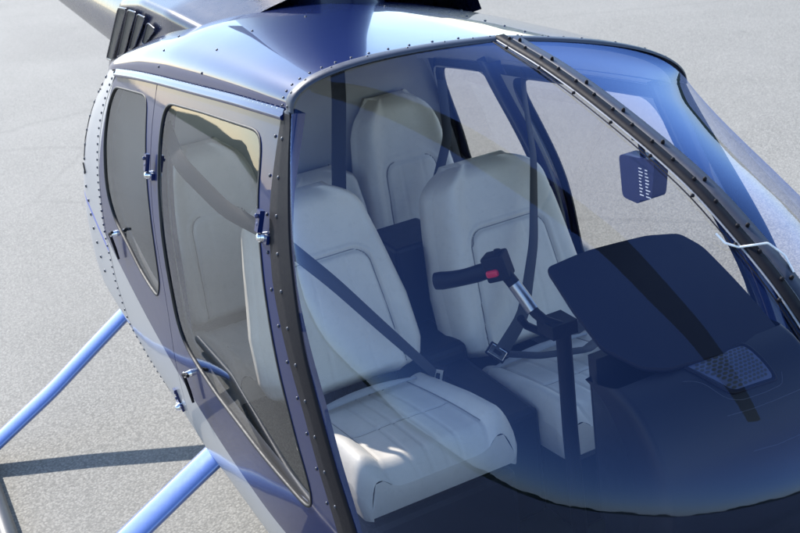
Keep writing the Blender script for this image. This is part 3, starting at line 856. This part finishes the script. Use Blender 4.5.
# vent grille with hexagonal holes
def grille():
    mb = MB(); corners = [(.008, -.12), (.018, .23), (.140, .27), (.132, .0)]
    out = resample(round_poly(corners, .025, 5), 90, True)
    c = np.mean(out, axis=0)
    f0 = lambda u, v, o: on_console(u, v) + con_n(u, v) * o
    rows = []
    for s, o in ((1.10, .0005), (1.09, .004), (1.03, .005), (.97, .003), (.90, .0015)):
        rows.append([f0(*(c + (p - c) * s), o) for p in out])
    mb.mi = 1; mb.grid(rows, True, True); mb.mi = 0
    inner = [tuple(c + (p - c) * .93) for p in out]
    disc_mesh(mb, c, inner, lambda u, v: f0(u, v, .0025), 5)
    mb.mi = 2
    P = np.array(inner); 
    def inside(q):
        ins = False; n = len(P)
        for i in range(n):
            a, b = P[i], P[(i + 1) % n]
            if (a[1] > q[1]) != (b[1] > q[1]) and q[0] < (b[0] - a[0]) * (q[1] - a[1]) / (b[1] - a[1]) + a[0]: ins = not ins
        return ins
    du = .0105; dv = .028
    for i in range(0, 22):
        for j in range(0, 32):
            q = np.array([.005 + du * i, -.25 + dv * (j + .5 * (i % 2))])
            if not all(inside(q + d) for d in (np.array([du * .4, 0]), np.array([-du * .4, 0]), np.array([0, dv * .4]), np.array([0, -dv * .4]))): continue
            ids = [mb.vert(f0(q[0] + math.cos(k * PI / 3) * du * .40, q[1] + math.sin(k * PI / 3) * dv * .40, .0032)) for k in range(6)]
            mb.face(ids, True)
    mb.build('vent_grille', [M['grille'], M['shield'], M['seal']], cons)
grille()
mb = MB()
for pts in ([(.18, -.06), (.188, .05), (.19, .2), (.19, .44)], [(.29, 0.), (.30, .12), (.30, .32), (.30, .5)], [(.055, -.19), (.062, -.14), (.08, -.09), (.14, -.03), (.158, .02), (.162, .15), (.16, .30), (.13, .34)]):
    P = resample(pts, 24, smooth=True); mb.tube([on_console(*p) + con_n(*p) * .0002 for p in P], .0007, 5)
mb.build('panel_trim', M['greyblue'], cons)

# cyclic stick: T bar with one long grip to the right seat
stick = MB()
stick.tube([(.155, 0, .62), (.15, .0, .93), (.165, -.005, 1.215), (.17, -.005, 1.24)], [.021, .020, .019, .017], 14)
st = stick.build('cyclic_stick', M['black'], heli)
mb = MB()
mb.mi = 0; P = resample([(.19, -.02, 1.245), (.155, -.045, 1.255), (.125, -.055, 1.272), (.108, -.062, 1.295), (.080, -.077, 1.338), (.062, -.088, 1.365)], 24, smooth=True)
mb.tube([Vector(p) for p in P[:13]], .013, 12); mb.mi = 1; mb.tube([Vector(p) for p in P[10:20]], .0165, 14); mb.mi = 0; mb.tube([Vector(p) for p in P[18:]], .016, 12)
mb.tube([(.10, -.08, 1.255), (.09, -.06, 1.225), (.12, -.03, 1.205), (.17, .01, 1.215)], .010, 10)
mb.box((.165, -.02, 1.24), (.07, .07, .035)); mb.build('crossbar', [M['black'], M['steel']], st)
mb = MB(); G0 = Vector((.036, -.108, 1.374)); 
ax = Vector((-.115, -.098, -.040)); 
P = [G0 + ax * t + Vector((0, 0, -.006 * math.sin(t * PI))) for t in np.linspace(0, 1, 10)]
mb.tube(P, [.017, .0185, .019, .0185, .018, .018, .0185, .019, .020, .019], 16, True, 1.15); g = mb.build('grip', M['plastic'], st)
mb = MB(); R = Matrix((ax.normalized(), Vector((0, 0, 1)).cross(ax).normalized(), ax.normalized().cross(Vector((0, 0, 1)).cross(ax).normalized()))).transposed()
mb.mi = 0; mb.box(G0 + ax * -.10 + Vector((0, 0, .004)), (.058, .05, .066), R); mb.mi = 1; mb.box(G0 + ax * -.06 + R @ Vector((0, -.027, -.004)), (.032, .014, .018), R)
mb.box(G0 + ax * -.06 + R @ Vector((0, .027, -.004)), (.032, .014, .018), R); mb.mi = 0; mb.tube([G0 + ax * -.12 + Vector((0, 0, .03)), G0 + ax * -.12 + Vector((0, 0, .045))], .009, 10)
bevel(mb.build('switch_block', [M['black'], M['red']], st), .006, 3)

mb = MB(); mb.tube([(.30, .13, .93), (.25, .12, .945)], [.014, .018], 12); mb.build('mixture_knob', M['red'], heli)

# compass card hanging under the bow
mb = MB(); mb.mi = 0
Pq = round_poly([(.432, 1.722), (.548, 1.733), (.532, 1.648), (.495, 1.638), (.488, 1.628), (.436, 1.630)], .012, 3)
f1 = [(x, -.004, z) for x, z in Pq]; f2 = [(x, .032, z) for x, z in Pq]
mb.cap(f1, True); mb.cap(f2); mb.grid([f1, f2], True)
mb.mi = 1
for r in range(9):
    for cidx in range(2):
        z = 1.708 - r * .0070 ; x0 = .496 + cidx * .020; wdt = random.uniform(.007, .016)
        ids = [mb.vert(p) for p in ((x0, -.0048, z), (x0 + wdt, -.0048, z), (x0 + wdt, -.0048, z - .0022), (x0, -.0048, z - .0022))]; mb.face(ids, True)
mb.build('compass_card', [M['navy_dark'], M['ink']], heli)

# yaw strings on the bow
YS0 = [(.768, -.045, 1.655), (.786, -.040, 1.640), (.798, -.02, 1.630), (.812, 0, 1.632)]
YS1 = [(.812, .0, 1.632), (.812, .035, 1.626), (.836, .052, 1.604), (.862, .048, 1.580)]
for pts in (YS0, YS1):
    mb = MB(); mb.tube([Vector(p) for p in resample(pts, 40, smooth=True)], .0020, 8); mb.build('yaw_string', M['white'], heli)
mb = MB(); mb.tube([(.492, .012, 1.725), (.490, .006, 1.768)], .006, 8); mb.box((.490, .008, 1.764), (.03, .02, .008)); mb.build('card_bracket', M['black'], heli)

# ------------------------------------------------------------------ upper cowl, mast, rotor, boom
def cowl():
    mb = MB(); rows = []
    # box behind the cabin roof; raked aft edge
    for u in np.linspace(0, 1, 40):
        x = -.85 - 1.55 * u
        ztop = pw(x, [-2.4, -2.33, -1.80, -1.5, -1.2, -.85], [1.56, 1.60, 1.915, 1.945, 1.938, 1.90])
        zbot = pw(x, [-2.4, -1.6, -.85], [1.30, 1.60, 1.80])
        yh = pw(x, [-2.4, -2.1, -1.2, -.85], [.43, .45, .45, .42])
        sec = []
        for k in range(8): sec.append((x, -yh - .02 * (1 - k / 7), zbot + (ztop - .03 - zbot) * k / 7))
        for k in range(1, 7): a = k / 6 * PI / 2; sec.append((x, -yh + .03 * (1 - math.cos(a)), ztop - .03 + .03 * math.sin(a)))
        for k in range(1, 12): sec.append((x, (-yh + .03) * (1 - k / 11), ztop + .07 * math.sin(k / 11 * PI / 2)))
        rows.append(sec + [(px, -py, pz) for px, py, pz in sec[-2::-1]])
    mb.grid(rows, False, True); mb.cap(rows[-1], True)
    o = mb.build('upper_cowling', M['cowl_dark'], heli)
    for side in (0, 1):
        slots = [[(-1.755, 1.893), (-1.640, 1.899), (-2.059, 1.668), (-2.16, 1.662)], [(-1.62, 1.899), (-1.512, 1.901), (-1.821, 1.729), (-1.945, 1.699)], [(-1.495, 1.899), (-1.40, 1.897), (-1.634, 1.775), (-1.735, 1.752)], [(-1.383, 1.885), (-1.300, 1.872), (-1.49, 1.80), (-1.51, 1.806)]]
        for q in slots:
            Q = round_poly(q, .022, 4)
            def yy(x, z, o): return -(pw(x, [-2.4, -2.1, -1.2, -.85], [.43, .45, .45, .42]) + .012 + o)
            c_ = np.mean(np.array(Q), axis=0); s = MB(); s.mi = 1
            rw = [[(p[0], yy(*p, o_), p[1]) for p in [c_ + (np.array(p) - c_) * sc_ for p in Q]] for sc_, o_ in ((1.05, 0.001), (1.045, .004), (1.0, .005), (.98, .001))]
            s.grid(rw, True, True); s.mi = 0; s.cap(rw[-1], True)
            (s.mirror() if side else s).build('louver', [M['seal'], M['cowl_dark']], o)
cowl()
# mast fairing: streamlined column
mb = MB(); rows = []
for k in range(20):
    t = k / 19; z = 1.86 + .95 * t
    L = pw(t, [0, .06, .15, .4, 1], [.55, .51, .49, .44, .34]); Wd = pw(t, [0, .06, .15, .4, 1], [.19, .172, .162, .15, .12]); xc = pw(t, [0, .15, 1], [-1.25, -1.28, -1.45])
    rows.append([(xc + L * math.cos(a) * (1 if math.cos(a) > 0 else 1.35), Wd * math.sin(a) * (1 - .25 * max(0, -math.cos(a))), z) for a in np.linspace(0, 2 * PI, 40, endpoint=False)])
mb.grid(rows, True); mb.cap(rows[-1], False); mb.build('mast_fairing', M['cowl_dark'], heli)
mb = MB(); mb.tube([(-1.50, 0, 2.78), (-1.50, 0, 3.12)], .045, 16); mb.build('rotor_mast', M['steel'], heli)
HUB = Vector((-1.50, 0, 3.14)); BL = math.radians(-13)
bd = Vector((math.cos(BL), math.sin(BL), 0)); bs = Vector((-math.sin(BL), math.cos(BL), 0))
mb = MB(); Rb = Matrix((bd, bs, Vector((0, 0, 1)))).transposed(); mb.box(HUB, (.5, .14, .10), Rb); bevel(mb.build('rotor_hub', M['steel'], heli), .03, 3)
for sg in (1, -1):
    mb = MB(); rows = []
    for k in range(24):
        r = .22 + 4.8 * k / 23; ch = pw(r, [.22, .5, .9, 5], [.10, .16, .26, .26]); z = HUB.z + .02 * r - .018 * r * r * .5
        sec = []
        for a in np.linspace(0, 2 * PI, 16, endpoint=False):
            c = math.cos(a) * ch / 2; th = math.sin(a) * ch * .055 * (1.1 + .6 * math.cos(a)) 
            p = HUB + bd * sg * r + bs * c * sg; sec.append((p.x, p.y, z + th))
        rows.append(sec)
    mb.grid(rows, True); mb.cap(rows[0]); mb.cap(rows[-1], True); mb.build('rotor_blade', M['blade'], heli)
# tail boom
mb = MB(); rows = []
for k in range(30):
    t = k / 29; x = -2.05 - 4.3 * t; r = pw(t, [0, .06, 1], [.30, .25, .12]); z = 1.60 + .11 * t
    rows.append([(x, r * math.cos(a), z + r * math.sin(a)) for a in np.linspace(0, 2 * PI, 32, endpoint=False)])
mb.grid(rows, True, True); mb.cap(rows[-1], True)
mb.build('tail_boom', M['cowl_dark'], heli)

# ------------------------------------------------------------------ landing gear
for sy in (-1, 1):
    mb = MB(); P = resample([(-3.0, 1.31 * sy, .06), (-1.0, 1.31 * sy, .06), (-.1, 1.31 * sy, .06), (.25, 1.31 * sy, .09), (.45, 1.29 * sy, .22)], 50, smooth=True)
    mb.tube([Vector(p) for p in P], .042, 16); sk = mb.build('landing_skid', M['tyre'], heli)
    for xs, w, th, zi in ((-1.18, .064, .026, .49), (-2.5, .055, .024, .54)):
        m = MB(); Q = resample([(xs, .30 * sy, zi + .05), (xs, .50 * sy, zi), (xs, .72 * sy, .372 if xs > -2 else .40), (xs, .95 * sy, .245 if xs > -2 else .25), (xs, 1.31 * sy, .05)], 26, smooth=True)
        rows = []
        for i, q in enumerate(Q):
            t = Vector(Q[min(i + 1, 25)]) - Vector(Q[max(i - 1, 0)]); t.normalize(); nrm = t.cross(Vector((1, 0, 0))).normalized()
            rows.append([Vector(q) + Vector((1, 0, 0)) * math.cos(a_) * w * (1.0 if math.cos(a_) > 0 else 1.25) + nrm * math.sin(a_) * th for a_ in np.linspace(0, 2 * PI, 24, endpoint=False)])
        m.grid(rows, True); m.cap(rows[-1]); m.build('skid_strut', M['blue_strut'], heli)

# ------------------------------------------------------------------ ground and far hills
mb = MB(); mb.cap([(-900, -900, 0), (900, -900, 0), (900, 900, 0), (-900, 900, 0)])
gr = mb.build('ground', M['asphalt']); gr['kind'] = 'structure'
mb = MB(); n = 360; rows = [[], [], [], []]
for k in range(n):
    a = 2 * PI * k / n
    h = 6 + 3 * math.sin(3 * a + 1) + 1.5 * math.sin(11 * a) + 1.2 * math.sin(37 * a + 2) + random.uniform(-1, 1) * 1.6
    for i, (r, z) in enumerate(((330, -.5), (345, h * .55), (380, h), (460, -.5))): rows[i].append((r * math.cos(a), r * math.sin(a), z))
mb.grid(rows, True); hl = mb.build('hills', M['hill']); hl['kind'] = 'structure'

# ------------------------------------------------------------------ light, sky, camera
EL, AZ = math.radians(42), math.radians(-14)
sv = Vector((-math.cos(AZ) * math.cos(EL), math.sin(AZ) * math.cos(EL), math.sin(EL)))
sl = bpy.data.lights.new('sun', 'SUN'); sl.energy = 3.8; sl.angle = math.radians(.53); sl.color = (1, .95, .88)
so = bpy.data.objects.new('sun', sl); COL.objects.link(so); so.rotation_euler = (-sv).to_track_quat('-Z', 'Y').to_euler()
w = bpy.data.worlds.new('World'); sc.world = w; w.use_nodes = True; nt = w.node_tree
sky = nt.nodes.new('ShaderNodeTexSky'); sky.sky_type = 'NISHITA'; sky.sun_disc = False
sky.sun_elevation = EL; sky.sun_rotation = math.atan2(sv.x, sv.y); sky.dust_density = .4; sky.air_density = 1.0; sky.ozone_density = 2.0
bg = nt.nodes['Background']; bg.inputs['Strength'].default_value = .15; nt.links.new(sky.outputs[0], bg.inputs[0])

cam = bpy.data.cameras.new('camera'); co = bpy.data.objects.new('camera', cam); COL.objects.link(co); sc.camera = co
yaw, pit, rol, F = 2.727, -.391, -.143, 1159.6
f = Vector((math.cos(pit) * math.cos(yaw), math.cos(pit) * math.sin(yaw), math.sin(pit)))
rt = f.cross(Vector((0, 0, 1))).normalized(); up = rt.cross(f)
c_, s_ = math.cos(rol), math.sin(rol)
r2, u2 = rt * c_ + up * s_, up * c_ - rt * s_
co.matrix_world = Matrix.Translation((2.294, -1.340, 2.470)) @ Matrix((r2, u2, -f)).transposed().to_4x4()
cam.sensor_width = 36; cam.lens = F / 800 * 36; cam.clip_start = .02; cam.clip_end = 3000
cam.dof.use_dof = True; cam.dof.focus_distance = 2.9; cam.dof.aperture_fstop = 10
vs = sc.view_settings; vs.view_transform = 'Standard'; vs.look = 'None'; vs.exposure = 1.3; vs.gamma = 1; vs.use_curve_mapping = False
sc.cycles.max_bounces = 10; sc.cycles.transparent_max_bounces = 16
